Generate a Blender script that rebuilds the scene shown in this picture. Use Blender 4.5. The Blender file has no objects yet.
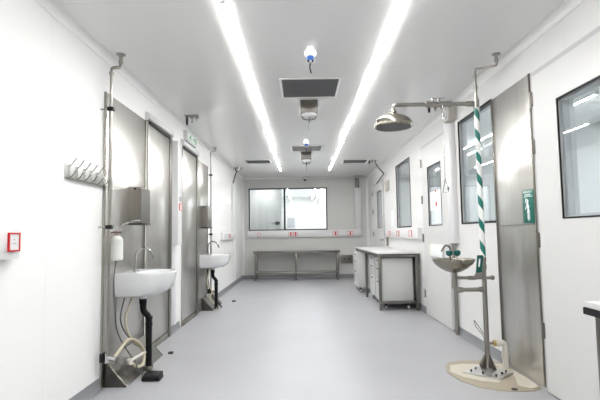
import bpy, bmesh, math, random
from mathutils import Vector, Matrix
random.seed(4)
PI = math.pi
SC = bpy.context.scene
COL = SC.collection

# ------------------------------------------------------------------ materials
def nodes(name):
    m = bpy.data.materials.new(name); m.use_nodes = True
    nt = m.node_tree; b = nt.nodes['Principled BSDF']
    return m, nt, b
def simple(name, col, rough=.5, metal=0, spec=.5, bump=0, bscale=60, coat=0):
    m, nt, b = nodes(name)
    N = nt.nodes; Lk = nt.links
    tc = N.new('ShaderNodeTexCoord'); no = N.new('ShaderNodeTexNoise'); no.inputs['Scale'].default_value = bscale
    Lk.new(tc.outputs['Object'], no.inputs['Vector'])
    mx = N.new('ShaderNodeMix'); mx.data_type = 'RGBA'
    mx.inputs[6].default_value = (*[c * .97 for c in col], 1); mx.inputs[7].default_value = (*[min(1, c * 1.02) for c in col], 1)
    Lk.new(no.outputs['Fac'], mx.inputs[0]); Lk.new(mx.outputs[2], b.inputs['Base Color'])
    b.inputs['Roughness'].default_value = rough; b.inputs['Metallic'].default_value = metal
    b.inputs['Specular IOR Level'].default_value = spec
    if bump:
        bp = N.new('ShaderNodeBump'); bp.inputs['Strength'].default_value = bump; bp.inputs['Distance'].default_value = .005
        Lk.new(no.outputs['Fac'], bp.inputs['Height']); Lk.new(bp.outputs['Normal'], b.inputs['Normal'])
    return m
def panel_mat(name, col, rough, axis, pitch, off, seam=.004, dark=.8, spec=.5, wav=0.0):
    """painted metal panels with thin joints every `pitch` metres along an axis"""
    m, nt, b = nodes(name); N = nt.nodes; Lk = nt.links
    ge = N.new('ShaderNodeNewGeometry'); sp = N.new('ShaderNodeSeparateXYZ'); Lk.new(ge.outputs['Position'], sp.inputs[0])
    def mt(op, a, v=None, c=None):
        q = N.new('ShaderNodeMath'); q.operation = op
        if hasattr(a, 'type'): Lk.new(a, q.inputs[0])
        else: q.inputs[0].default_value = a
        if v is not None:
            if hasattr(v, 'type'): Lk.new(v, q.inputs[1])
            else: q.inputs[1].default_value = v
        return q.outputs[0]
    y = mt('ADD', sp.outputs[axis], 100 * pitch - off)
    fr = mt('FRACT', mt('DIVIDE', y, pitch))
    d = mt('MULTIPLY', mt('MINIMUM', fr, mt('SUBTRACT', 1.0, fr)), pitch)
    ln = mt('LESS_THAN', d, seam)
    mx = N.new('ShaderNodeMix'); mx.data_type = 'RGBA'
    mx.inputs[6].default_value = (*col, 1); mx.inputs[7].default_value = (*[c * dark for c in col], 1)
    Lk.new(ln, mx.inputs[0]); Lk.new(mx.outputs[2], b.inputs['Base Color'])
    b.inputs['Roughness'].default_value = rough; b.inputs['Specular IOR Level'].default_value = spec
    if wav:
        no = N.new('ShaderNodeTexNoise'); no.inputs['Scale'].default_value = 1.1; no.inputs['Detail'].default_value = 1
        Lk.new(ge.outputs['Position'], no.inputs['Vector'])
        bp = N.new('ShaderNodeBump'); bp.inputs['Strength'].default_value = wav; bp.inputs['Distance'].default_value = .02
        Lk.new(no.outputs['Fac'], bp.inputs['Height']); Lk.new(bp.outputs['Normal'], b.inputs['Normal'])
    return m
def steel(name, col, rough, wav=.25, streak=1.0, metal=1.0, wide=0):
    m, nt, b = nodes(name); N = nt.nodes; Lk = nt.links
    ge = N.new('ShaderNodeNewGeometry')
    mp = N.new('ShaderNodeMapping'); mp.inputs['Scale'].default_value = (14, 14, .5); Lk.new(ge.outputs['Position'], mp.inputs[0])
    n1 = N.new('ShaderNodeTexNoise'); n1.inputs['Scale'].default_value = 3; n1.inputs['Detail'].default_value = 4; Lk.new(mp.outputs[0], n1.inputs['Vector'])
    mx = N.new('ShaderNodeMix'); mx.data_type = 'RGBA'
    mx.inputs[6].default_value = (*[c * (1 - .16 * streak) for c in col], 1); mx.inputs[7].default_value = (*[min(1, c * (1 + .16 * streak)) for c in col], 1)
    Lk.new(n1.outputs['Fac'], mx.inputs[0]); Lk.new(mx.outputs[2], b.inputs['Base Color'])
    b.inputs['Metallic'].default_value = metal; b.inputs['Roughness'].default_value = rough
    m2 = N.new('ShaderNodeMapping'); m2.inputs['Scale'].default_value = (1.2, 1.2, 4); Lk.new(ge.outputs['Position'], m2.inputs[0])
    n2 = N.new('ShaderNodeTexNoise'); n2.inputs['Scale'].default_value = 1.2; n2.inputs['Detail'].default_value = 1; Lk.new(m2.outputs[0], n2.inputs['Vector'])
    bp = N.new('ShaderNodeBump'); bp.inputs['Strength'].default_value = wav; bp.inputs['Distance'].default_value = .05
    Lk.new(n2.outputs['Fac'], bp.inputs['Height']); Lk.new(bp.outputs['Normal'], b.inputs['Normal'])
    if wide:
        b2 = N.new('ShaderNodeBsdfPrincipled'); b2.inputs['Metallic'].default_value = metal; b2.inputs['Roughness'].default_value = wide
        Lk.new(mx.outputs[2], b2.inputs['Base Color']); Lk.new(bp.outputs['Normal'], b2.inputs['Normal'])
        ms = N.new('ShaderNodeMixShader'); ms.inputs[0].default_value = .5; o = N['Material Output'] if hasattr(N, '__getitem__') else None
        Lk.new(b.outputs[0], ms.inputs[1]); Lk.new(b2.outputs[0], ms.inputs[2]); Lk.new(ms.outputs[0], o.inputs[0])
    return m
def emis(name, col, s):
    m, nt, b = nodes(name)
    b.inputs['Base Color'].default_value = (*col, 1); b.inputs['Emission Color'].default_value = (*col, 1); b.inputs['Emission Strength'].default_value = s
    return m
def glass(name, tint=(.93, .96, .97), ior=1.45, rough=0.0):
    m = bpy.data.materials.new(name); m.use_nodes = True; nt = m.node_tree; N = nt.nodes; N.clear()
    o = N.new('ShaderNodeOutputMaterial'); t = N.new('ShaderNodeBsdfTransparent'); g = N.new('ShaderNodeBsdfGlossy')
    t.inputs[0].default_value = (*tint, 1); g.inputs['Roughness'].default_value = rough; g.inputs['Color'].default_value = (1, 1, 1, 1)
    lw = N.new('ShaderNodeLayerWeight'); lw.inputs[0].default_value = .5; mx = N.new('ShaderNodeMixShader')
    pw = N.new('ShaderNodeMath'); pw.operation = 'POWER'; pw.inputs[1].default_value = 4.0; nt.links.new(lw.outputs['Facing'], pw.inputs[0])
    f = N.new('ShaderNodeMath'); f.operation = 'MULTIPLY_ADD'; f.inputs[1].default_value = .9; f.inputs[2].default_value = .04; nt.links.new(pw.outputs[0], f.inputs[0])
    nt.links.new(f.outputs[0], mx.inputs[0]); nt.links.new(t.outputs[0], mx.inputs[1]); nt.links.new(g.outputs[0], mx.inputs[2]); nt.links.new(mx.outputs[0], o.inputs[0])
    return m
def floor_mat():
    m, nt, b = nodes('grey vinyl'); N = nt.nodes; Lk = nt.links
    ge = N.new('ShaderNodeNewGeometry')
    n1 = N.new('ShaderNodeTexNoise'); n1.inputs['Scale'].default_value = 260; n1.inputs['Detail'].default_value = 2; Lk.new(ge.outputs['Position'], n1.inputs['Vector'])
    n2 = N.new('ShaderNodeTexNoise'); n2.inputs['Scale'].default_value = 1.6; n2.inputs['Detail'].default_value = 5; Lk.new(ge.outputs['Position'], n2.inputs['Vector'])
    r = N.new('ShaderNodeMath'); r.operation = 'ADD'; Lk.new(n1.outputs['Fac'], r.inputs[0]); Lk.new(n2.outputs['Fac'], r.inputs[1])
    cr = N.new('ShaderNodeMapRange'); cr.inputs[1].default_value = .6; cr.inputs[2].default_value = 1.4; Lk.new(r.outputs[0], cr.inputs[0])
    mx = N.new('ShaderNodeMix'); mx.data_type = 'RGBA'
    mx.inputs[6].default_value = (*[c * .93 for c in FLOORC], 1); mx.inputs[7].default_value = (*[c * 1.05 for c in FLOORC], 1)
    Lk.new(cr.outputs[0], mx.inputs[0]); Lk.new(mx.outputs[2], b.inputs['Base Color'])
    b.inputs['Roughness'].default_value = .38; b.inputs['Specular IOR Level'].default_value = .45
    return m
def stripe_mat():
    m, nt, b = nodes('green and white hazard tape'); N = nt.nodes; Lk = nt.links
    tc = N.new('ShaderNodeTexCoord'); sp = N.new('ShaderNodeSeparateXYZ'); Lk.new(tc.outputs['Object'], sp.inputs[0])
    def mt(op, a, v=None):
        q = N.new('ShaderNodeMath'); q.operation = op
        for i, k in enumerate((a, v)):
            if k is None: continue
            if hasattr(k, 'type'): Lk.new(k, q.inputs[i])
            else: q.inputs[i].default_value = k
        return q.outputs[0]
    an = mt('DIVIDE', mt('ARCTAN2', sp.outputs[1], sp.outputs[0]), 2 * PI)
    fr = mt('FRACT', mt('ADD', mt('ADD', mt('DIVIDE', sp.outputs[2], .2), an), 50.3))
    mx = N.new('ShaderNodeMix'); mx.data_type = 'RGBA'
    mx.inputs[6].default_value = (.86, .87, .86, 1); mx.inputs[7].default_value = (.0, .15, .12, 1)
    Lk.new(mt('LESS_THAN', fr, .42), mx.inputs[0]); Lk.new(mx.outputs[2], b.inputs['Base Color'])
    b.inputs['Roughness'].default_value = .35
    return m
FLOORC = (.385, .39, .41)
M = dict(
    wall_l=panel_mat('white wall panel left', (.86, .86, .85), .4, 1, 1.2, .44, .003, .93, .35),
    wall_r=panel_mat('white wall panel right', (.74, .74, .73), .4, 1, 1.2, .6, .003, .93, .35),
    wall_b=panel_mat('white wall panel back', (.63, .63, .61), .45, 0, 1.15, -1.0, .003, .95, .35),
    ceil=panel_mat('white ceiling panel', (.78, .78, .77), .24, 1, 1.2, .4, .003, .85, .5, .05),
    white=simple('white paint', (.84, .84, .83), .4), trunk=simple('white plastic trunking', (.74, .74, .745), .35),
    door=simple('white door paint', (.66, .66, .65), .4), trim_l=simple('light grey trim', (.50, .50, .51), .4),
    gray_trim=simple('grey aluminium trim', (.42, .43, .45), .4, .3),
    floor=floor_mat(), cove=simple('grey vinyl cove', (.24, .245, .26), .45),
    steel=steel('brushed stainless panel', (.58, .565, .54), .22, .14, .8, wide=.42), steel_d=steel('stainless frame', (.22, .207, .188), .3, .1, .5),
    steel_p=steel('dull stainless', (.14, .132, .12), .3, .1, .8),
    steel_t=steel('stainless tube', (.33, .315, .29), .3, 0, .3), chrome=steel('chrome', (.55, .55, .55), .12, 0, 0),
    chrome_l=steel('bright satin steel', (.68, .68, .67), .35, 0, 0),
    nickel=steel('polished nickel', (.32, .30, .255), .26, 0, .2),
    black=simple('black rubber', (.005, .005, .006), .55, spec=.25), blackp=simple('black plastic', (.008, .008, .009), .4, spec=.3),
    dark=simple('dark grey', (.04, .04, .042), .5), red=simple('red plastic', (.62, .015, .02), .35),
    porc=simple('white porcelain', (.72, .73, .74), .12), green=simple('green plastic', (.0, .09, .08), .35),
    sgreen=simple('sign green', (.0, .14, .105), .4), swhite=simple('sign white', (.85, .87, .86), .4),
    exitg=simple('exit green', (.18, .55, .30), .4), blue=simple('blue plastic', (.03, .16, .62), .3),
    hose=simple('cream hose', (.52, .47, .35), .4), cable=simple('grey cable', (.09, .09, .09), .45),
    bottle=simple('frosted white plastic', (.68, .69, .66), .3), pink=simple('pinkish cap', (.62, .42, .44), .4),
    pvc=simple('white pvc', (.62, .60, .55), .3), brass=steel('brass', (.55, .42, .2), .3, 0, .2),
    beige=simple('beige screed', (.38, .335, .255), .6, bump=.4, bscale=12), cream=simple('cream screed', (.60, .565, .48), .55, bump=.4, bscale=30),
    top=simple('white laminate', (.66, .66, .65), .3), cab=simple('white cabinet', (.64, .65, .64), .4),
    paper=simple('paper', (.85, .87, .88), .7), yellowish=simple('pale plastic wrap', (.80, .82, .60), .3),
    grid=simple('grey filter mesh', (.19, .19, .20), .5, .3), grid_l=simple('pale filter mesh', (.42, .40, .40), .5),
    tube=emis('fluorescent tube', (1, .99, .975), 70), tube2=emis('corridor tube', (1, 1, 1), 85), tube3=emis('side room tube', (.95, .98, 1), 150), glow=emis('white plastic with added glow', (1, 1, 1), .25),
    glass=glass('window glass'), beige_box=simple('beige plastic', (.52, .50, .455), .45),
)

# ------------------------------------------------------------------ mesh builder
class MB:
    def __init__(s): s.bm = bmesh.new()
    def _m(s, verts, mat): bmesh.ops.transform(s.bm, matrix=mat, verts=verts)
    def box(s, x0, x1, y0, y1, z0, z1, bev=0, seg=2):
        x0, x1 = min(x0, x1), max(x0, x1); y0, y1 = min(y0, y1), max(y0, y1); z0, z1 = min(z0, z1), max(z0, z1)
        t = bmesh.new(); bmesh.ops.create_cube(t, size=1)
        for v in t.verts: v.co = Vector(((x0 + x1) / 2 + v.co.x * (x1 - x0), (y0 + y1) / 2 + v.co.y * (y1 - y0), (z0 + z1) / 2 + v.co.z * (z1 - z0)))
        if bev: bmesh.ops.bevel(t, geom=t.edges[:], offset=bev, segments=seg, affect='EDGES', profile=.5)
        s.add(t); return s
    def add(s, t):
        me = bpy.data.meshes.new('t'); t.to_mesh(me); t.free(); s.bm.from_mesh(me); bpy.data.meshes.remove(me)
    def cyl(s, a, b, r, r2=None, seg=20):
        a, b = Vector(a), Vector(b); d = b - a
        t = bmesh.new(); bmesh.ops.create_cone(t, cap_ends=True, segments=seg, radius1=r, radius2=r if r2 is None else r2, depth=d.length)
        bmesh.ops.transform(t, matrix=Matrix.Translation((a + b) / 2) @ d.to_track_quat('Z', 'Y').to_matrix().to_4x4(), verts=t.verts)
        s.add(t); return s
    def sph(s, c, r, sc=(1, 1, 1), seg=20):
        t = bmesh.new(); bmesh.ops.create_uvsphere(t, u_segments=seg, v_segments=seg // 2, radius=r)
        for v in t.verts: v.co = Vector((v.co.x * sc[0] + c[0], v.co.y * sc[1] + c[1], v.co.z * sc[2] + c[2]))
        s.add(t); return s
    def tube(s, pts, r, seg=12, smooth=True, sub=6):
        P = [Vector(p) for p in pts]
        if smooth and len(P) > 2:
            Q = []
            for i in range(len(P) - 1):
                p0 = P[max(i - 1, 0)]; p1 = P[i]; p2 = P[i + 1]; p3 = P[min(i + 2, len(P) - 1)]
                for k in range(sub):
                    t = k / sub
                    Q.append(.5 * ((2 * p1) + (p2 - p0) * t + (2 * p0 - 5 * p1 + 4 * p2 - p3) * t * t + (3 * p1 - p0 - 3 * p2 + p3) * t ** 3))
            Q.append(P[-1]); P = Q
        bm = s.bm; rings = []; up = None
        for i, p in enumerate(P):
            d = (P[min(i + 1, len(P) - 1)] - P[max(i - 1, 0)]).normalized()
            if up is None: up = d.orthogonal().normalized()
            up = (up - d * up.dot(d)).normalized(); sd = d.cross(up)
            rr = r[min(i * len(r) // len(P), len(r) - 1)] if isinstance(r, (list, tuple)) else r
            rings.append([bm.verts.new(p + (up * math.cos(2 * PI * k / seg) + sd * math.sin(2 * PI * k / seg)) * rr) for k in range(seg)])
        for a, b in zip(rings, rings[1:]):
            for k in range(seg): bm.faces.new((a[k], a[(k + 1) % seg], b[(k + 1) % seg], b[k]))
        bm.faces.new(rings[0][::-1]); bm.faces.new(rings[-1]); return s
    def pipe(s, pts, r, seg=14, bend=.03):
        """straight runs with rounded elbows"""
        P = [Vector(p) for p in pts]; Q = [P[0]]
        for i in range(1, len(P) - 1):
            a = (P[i - 1] - P[i]).normalized(); b = (P[i + 1] - P[i]).normalized(); c = P[i]
            for k in range(6):
                t = k / 5; Q.append((c + a * bend) * (1 - t) ** 2 + 2 * c * t * (1 - t) + (c + b * bend) * t * t)
        Q.append(P[-1]); return s.tube(Q, r, seg, smooth=False)
    def lathe(s, prof, c, seg=32, sc=(1, 1)):
        bm = s.bm; rings = []
        for r, z in prof:
            rings.append([bm.verts.new((c[0] + r * sc[0] * math.cos(2 * PI * k / seg), c[1] + r * sc[1] * math.sin(2 * PI * k / seg), c[2] + z)) for k in range(seg)])
        for a, b in zip(rings, rings[1:]):
            for k in range(seg): bm.faces.new((a[k], a[(k + 1) % seg], b[(k + 1) % seg], b[k]))
        if prof[0][0] > 0: bm.faces.new(rings[0][::-1])
        if prof[-1][0] > 0: bm.faces.new(rings[-1])
        return s
    def prism(s, poly, axis, a, b):
        """poly = 2-D points in the two other axes (in xyz order), pulled along axis from a to b"""
        bm = s.bm
        def P(u, v, w): return {0: (w, u, v), 1: (u, w, v), 2: (u, v, w)}[axis]
        A = [bm.verts.new(P(u, v, a)) for u, v in poly]; B = [bm.verts.new(P(u, v, b)) for u, v in poly]
        bm.faces.new(A); bm.faces.new(B[::-1])
        n = len(poly)
        for i in range(n): bm.faces.new((A[i], B[i], B[(i + 1) % n], A[(i + 1) % n]))
        return s
    def build(s, name, mat, parent=None, label=None, cat=None, group=None, kind=None, smooth=True, origin=None):
        bm = s.bm
        bmesh.ops.recalc_face_normals(bm, faces=bm.faces)
        off = Vector((0, 0, 0)); q = parent
        while q is not None: off += q.location; q = q.parent
        loc = Vector((0, 0, 0))
        if parent is None:
            xs = [v.co for v in bm.verts]
            loc = Vector(origin) if origin else Vector([(min(c[i] for c in xs) + max(c[i] for c in xs)) / 2 if i < 2 else min(c[2] for c in xs) for i in range(3)])
        bmesh.ops.translate(bm, vec=-(off + loc), verts=bm.verts)
        for f in bm.faces: f.smooth = smooth
        for e in bm.edges:
            if len(e.link_faces) != 2 or e.calc_face_angle(0) > .6: e.smooth = False
        me = bpy.data.meshes.new(name); bm.to_mesh(me); bm.free(); me.materials.append(M[mat])
        o = bpy.data.objects.new(name, me); COL.objects.link(o); o.location = loc; o.parent = parent
        tag(o, label, cat, group, kind); return o
def cyls(name, mat, t, lst):
    for a, b, r, *sg in lst: MB().cyl(a, b, r, seg=sg[0] if sg else 20).build(name, mat, t)
def tag(o, label=None, cat=None, group=None, kind=None):
    if label: o['label'] = label
    if cat: o['category'] = cat
    if group: o['group'] = group
    if kind: o['kind'] = kind
def thing(name, label, cat, loc=(0, 0, 0), group=None, kind=None):
    o = bpy.data.objects.new(name, None); COL.objects.link(o); o.location = loc; o.empty_display_size = .1
    tag(o, label, cat, group, kind); return o
def copy_tree(o, parent=None, loc=None):
    c = o.copy(); COL.objects.link(c); c.parent = parent
    if loc: c.location = loc
    for ch in [x for x in bpy.data.objects if x.parent == o]: copy_tree(ch, c)
    return c
def ring(mb, axis, u0, u1, z0, z1, w, a, b, bev=0):
    """rectangular ring in the (other horizontal, z) plane, thickness a..b along axis"""
    for r in ((u0, u1, z1 - w, z1), (u0, u1, z0, z0 + w), (u0, u0 + w, z0 + w, z1 - w), (u1 - w, u1, z0 + w, z1 - w)):
        if axis == 0: mb.box(a, b, r[0], r[1], r[2], r[3], bev)
        else: mb.box(r[0], r[1], a, b, r[2], r[3], bev)
    return mb
def holed(axis, a, b, u0, u1, z0, z1, holes):
    mb = MB(); us = sorted({u0, u1, *[h[0] for h in holes], *[h[1] for h in holes]})
    for p, q in zip(us, us[1:]):
        zz = [(z0, z1)]
        for h in holes:
            if h[0] <= p + 1e-6 and h[1] >= q - 1e-6:
                n = []
                for s_, e_ in zz:
                    if h[2] > s_: n.append((s_, min(e_, h[2])))
                    if h[3] < e_: n.append((max(s_, h[3]), e_))
                zz = n
        for s_, e_ in zz:
            if axis == 0: mb.box(a, b, p, q, s_, e_)
            else: mb.box(p, q, a, b, s_, e_)
    return mb

XL, XR, YB, YF, ZC = -1.61, 1.81, 12.15, -3.0, 2.70
# ------------------------------------------------------------------ setting
MB().box(XL - .1, XR + .1, YF - .1, YB + .1, -.1, 0).build('floor', 'floor', label='pale grey vinyl floor of the clean room', cat='floor', kind='structure')
MB().box(XL - .1, XR + .1, YF - .1, YB + .1, ZC, ZC + .1).build('ceiling', 'ceil', label='white panelled ceiling of the clean room', cat='ceiling', kind='structure')
MB().box(XL - .1, XL, YF, YB, 0, ZC).build('wall_left', 'wall_l', label='white panelled wall on the left', cat='wall', kind='structure')
W4 = (2.35, 3.09, 1.27, 2.11)     # glass in the near right door
W3 = (4.18, 5.10, 1.27, 2.44)
W5 = (5.74, 6.34, 1.27, 2.10)
W6 = (7.44, 8.54, 1.27, 2.44)
W7 = (10.05, 10.62, 1.28, 2.14)
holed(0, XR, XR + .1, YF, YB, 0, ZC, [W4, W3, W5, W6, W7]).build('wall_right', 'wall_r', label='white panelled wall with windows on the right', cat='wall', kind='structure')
WB = (-1.43, .69, 1.28, 2.42)
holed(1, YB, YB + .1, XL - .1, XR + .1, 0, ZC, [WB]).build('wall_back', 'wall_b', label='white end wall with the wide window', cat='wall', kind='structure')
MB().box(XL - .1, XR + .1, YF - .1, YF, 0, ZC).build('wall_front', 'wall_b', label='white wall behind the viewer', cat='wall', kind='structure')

def cove(name, side, segs, mat, floor=True, r=.03, h=.09, lab=''):
    for i, (a, b) in enumerate(segs):
        poly = [(0, 0), (r, 0)] + [(r - r * math.sin(t), h - h * math.cos(t)) for t in [PI / 2 * k / 6 for k in range(1, 7)]]
        if not floor: poly = [(u, ZC - v) for u, v in poly]
        mb = MB()
        if side == 'left': mb.prism([(XL + u, v) for u, v in poly], 1, a, b)
        elif side == 'right': mb.prism([(XR - u, v) for u, v in poly], 1, a, b)
        else: mb.prism([(YB - u, v) for u, v in poly], 0, a, b)
        mb.build(name, mat, label=lab % ('' if len(segs) == 1 else i), cat='skirting' if floor else 'cornice', kind='structure') if '%' in lab else mb.build(name, mat, label=lab[i] if isinstance(lab, tuple) else lab, cat='skirting' if floor else 'cornice', kind='structure')
cove('baseboard_left', 'left', [(YF, 3.62), (5.53, 5.94), (7.9, YB)], 'cove', lab=('grey coved skirting along the left wall nearest the viewer', 'short grey coved skirting between the two steel doors', 'grey coved skirting from the far sink to the end wall'))
cove('baseboard_right', 'right', [(YF, 2.15), (4.19, 5.5), (6.68, 9.85), (11.25, YB)], 'cove', lab=('grey coved skirting on the right wall near the viewer', 'grey coved skirting behind the emergency shower', 'grey coved skirting behind the bench', 'grey coved skirting in the far right corner'))
cove('baseboard_back', 'back', [(XL, XR)], 'cove', lab='grey coved skirting along the end wall')
cove('trim_1', 'left', [(YF, YB)], 'white', False, .05, .05, lab='white coved cornice above the left wall')
cove('trim_2', 'right', [(YF, YB)], 'white', False, .05, .05, lab='white coved cornice above the right wall')
MB().box(XL + .05, XL + .058, YF, YB, ZC - .006, ZC - .0005, .002).build('trim_7', 'white', label='thin white bead where left cornice meets ceiling', cat='cornice', kind='structure')
MB().box(XR - .058, XR - .05, YF, YB, ZC - .006, ZC - .0005, .002).build('trim_8', 'white', label='thin white bead where right cornice meets ceiling', cat='cornice', kind='structure')
MB().box(XL + .0005, XL + .006, YF, YB, ZC - .062, ZC - .054, .002).build('trim_9', 'white', label='thin white bead under the left cornice', cat='cornice', kind='structure')
MB().box(XR - .006, XR - .0005, YF, YB, ZC - .062, ZC - .054, .002).build('trim_10', 'white', label='thin white bead under the right cornice', cat='cornice', kind='structure')
cove('trim_3', 'back', [(XL, XR)], 'white', False, .03, .03, lab='white coved cornice above the end wall')
# vertical coved corners of the end wall
for nm, x, s, lb in (('trim_4', XL, 1, 'white coved upright in the far left corner'), ('trim_5', XR, -1, 'white coved upright in the far right corner')):
    MB().prism([(x, YB)] + [(x + s * .06 * (1 - math.sin(t)), YB - .06 * (1 - math.cos(t))) for t in [PI / 2 * k / 6 for k in range(0, 7)]], 2, .09, ZC - .03).build(nm, 'white', label=lb, cat='corner trim', kind='structure')
MB().box(XL, XL + .012, 10.75, 10.83, .09, 2.64).build('trim_6', 'white', label='white upright joint strip on the left wall near the end', cat='corner trim', kind='structure')

# ---- rooms seen through the glass
MB().box(1.91, 4.2, 1.6, 12.0, -.05, 0).build('floor_side_room', 'floor', label='grey floor of the room behind the right windows', cat='floor', kind='structure')
MB().box(1.91, 4.2, 1.6, 12.0, ZC, ZC + .05).build('ceiling_side_room', 'white', label='ceiling of the room behind the right windows', cat='ceiling', kind='structure')
sw = MB(); sw.box(4.2, 4.25, 1.6, 12.0, 0, ZC); sw.box(1.91, 4.2, 1.55, 1.6, 0, ZC); sw.box(1.91, 4.2, 12.0, 12.05, 0, ZC)
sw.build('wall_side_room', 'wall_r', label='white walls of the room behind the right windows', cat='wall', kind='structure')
def light_tube(x, y0, y1, z, mat, label, group, r=.011):
    t = thing('fluorescent_light', label, 'ceiling light', (x, (y0 + y1) / 2, ZC), group)
    MB().box(x - .013, x + .013, y0 + .03, y1 - .03, z - .003, z, .0006).build('tube', mat, t)
    MB().box(x - .013, x + .013, y0 + .03, y1 - .03, z + .0003, ZC - .0005).build('batten', 'white', t)
    for yy, s in ((y0, 1), (y1, -1)):
        mb = MB(); mb.box(x - .015, x + .015, yy + s * .005, yy + s * .029, z - .009, ZC - .0005, .003)
        mb.build('end_cap', 'white', t)
    return t
ORD = ['nearest', 'second', 'third', 'fourth', 'fifth', 'sixth', 'seventh', 'eighth', 'ninth', 'tenth', 'eleventh']
for x, side in ((-.49, 'left'), (.68, 'right')):
    for k in range(11):
        y1 = 10.69 - 1.13 * k; y0 = y1 - 1.13
        w = 'tube at the very far end' if k == 0 else ORD[k] + ' tube counted from the far end'
        light_tube(x, y0, y1, 2.69, 'tube', f'thin fluorescent ceiling tube, {w} of the {side} row', f'tubes in the {side} ceiling row')
for k, y in enumerate((2.6, 4.6, 7.6, 10.0)):
    light_tube(3.1, y, y + 1.4, 2.6, 'tube3', 'ceiling tube in the side room, ' + ORD[k] + ' of its row', 'tubes in the side room', .02)
# corridor behind the end window
MB().box(-1.55, .78, YB + .1, 19.2, -.05, 0).build('floor_corridor', 'floor', label='grey floor of the corridor behind the end window', cat='floor', kind='structure')
MB().box(-1.55, .78, YB + .1, 19.2, ZC, ZC + .05).build('ceiling_corridor', 'ceil', label='ceiling of the corridor behind the end window', cat='ceiling', kind='structure')
cw = MB(); cw.box(.72, .78, YB + .1, 19.2, 0, ZC); cw.box(-1.55, -1.5, YB + .1, 13.3, 0, ZC); cw.box(-.98, -.92, 13.36, 19.2, 0, ZC)
cw.build('wall_corridor', 'wall_l', label='white side walls of the corridor behind the end window', cat='wall', kind='structure')
MB().box(-.98, .78, 19.2, 19.26, 0, ZC).build('wall_corridor_end', 'wall_l', label='bright white end wall of the corridor', cat='wall', kind='structure')
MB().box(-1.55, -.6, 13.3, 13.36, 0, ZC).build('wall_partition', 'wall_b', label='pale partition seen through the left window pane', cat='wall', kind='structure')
d = thing('door_5', 'white door with grey pane at the corridor end', 'door', (-.55, 19.17, 0), kind='structure')
MB().box(-.86, -.24, 19.15, 19.2, 0, 2.15, .005).build('door_leaf', 'door', d)
MB().box(-.62, -.3, 19.14, 19.15, 1.42, 1.86).build('pane', 'gray_trim', d)
t = thing('intercom_panel', 'blue-grey oval intercom on the partition behind the window', 'intercom', (-.75, 13.29, 1.45))
MB().sph((-.72, 13.28, 1.5), .07, (1.1, .35, .75)).build('housing', 'dark', t)
mb = MB(); mb.box(-.9, -.78, 13.27, 13.3, 1.465, 1.525, .004); mb.build('bracket', 'gray_trim', t)
for x in (-.45, .45):
    for y in (13.6, 15.4, 17.2):
        light_tube(x, y, y + 1.4, 2.62, 'tube2', f'corridor ceiling tube on the {"left" if x < 0 else "right"}, {["nearest","middle","farthest"][int((y-13.6)/1.8+.1)]} of three', 'corridor tubes', .018)

light_tube(-1.05, 12.35, 13.2, 2.62, 'tube2', 'added fill tube brightening the partition behind the left pane', 'corridor tubes', .018)  # extra lamp, put in only to brighten the partition front
# ---- windows
def window(n, axis, w, label, div=None, inner=True, g=.017):
    u0, u1, z0, z1 = w
    p = XR if axis == 0 else YB
    loc = (p, (u0 + u1) / 2, z0) if axis == 0 else ((u0 + u1) / 2, p, z0)
    t = thing(f'window_{n}', label, 'window', loc, kind='structure')
    ring(MB(), axis, u0, u1, z0, z1, g, p - .006, p + .006).build('gasket', 'black', t)
    fr = ring(MB(), axis, u0 + .002, u1 - .002, z0 + .002, z1 - .002, .03, p + .03, p + .075)
    if div is not None:
        MB().box(div - .022, div + .022, p - .004, p + .06, z0 + g, z1 - g).build('mullion', 'black', t)
    fr.build('window_frame', 'trim_l' if axis == 0 else 'gray_trim', t)
    segs = [(u0, u1)] if div is None else [(u0, div), (div, u1)]
    for a, b in segs:
        if axis == 0: MB().box(p + .02, p + .026, a + g, b - g, z0 + g, z1 - g).build('pane', 'glass', t)
        else: MB().box(a + g, b - g, p + .02, p + .026, z0 + g, z1 - g).build('pane', 'glass', t)
    return t
window(1, 1, WB, 'wide two-pane black-edged window in the end wall', div=-.46, g=.02)
window(2, 0, W3, 'large black-edged window between green striped pole and white trunking')
window(3, 0, W6, 'tall narrow window above the white bench')

# ---- doors right wall
def rdoor(n, y0, y1, z1, win, label, hinges, handle=None, th=.022):
    t = thing(f'door_{n}', label, 'door', (XR, (y0 + y1) / 2, 0), kind='structure')
    holed(0, XR - th, XR - .002, y0, y1, .012, z1, [win]).build('door_leaf', 'door', t)
    mb = MB(); w = .035
    mb.box(XR - .012, XR, y0 - w - .005, y0 - .005, 0, z1 + .005 + w); mb.box(XR - .012, XR, y1 + .005, y1 + w + .005, 0, z1 + .005 + w); mb.box(XR - .012, XR, y0 - .005, y1 + .005, z1 + .006, z1 + .005 + w)
    mb.build('door_frame', 'trim_l', t)
    ring(MB(), 0, win[0], win[1], win[2], win[3], .011, XR - th - .003, XR - th + .006).build('gasket', 'black', t)
    ring(MB(), 0, win[0] + .003, win[1] - .003, win[2] + .003, win[3] - .003, .026, XR + .004, XR + .05).build('window_frame', 'trim_l', t)
    MB().box(XR - .008, XR - .002, win[0] + .016, win[1] - .016, win[2] + .016, win[3] - .016).build('pane', 'glass', t)
    for yh, zs in hinges:
        for z in zs:
            mb = MB(); mb.cyl((XR - .03, yh, z - .06), (XR - .03, yh, z + .06), .009, seg=10); mb.box(XR - .03, XR - .02, yh - .02, yh + .02, z - .055, z + .055, .002)
            mb.build('hinge', 'steel_d', t)
    if handle:
        mb = MB(); y, z = handle; mb.cyl((XR - th, y, z), (XR - .075, y, z), .01); mb.tube([(XR - .07, y, z), (XR - .075, y + .05, z), (XR - .075, y + .12, z - .008)], .009); mb.cyl((XR - th, y, z), (XR - th - .01, y, z), .026)
        mb.build('handle', 'steel_t', t)
    return t
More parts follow.
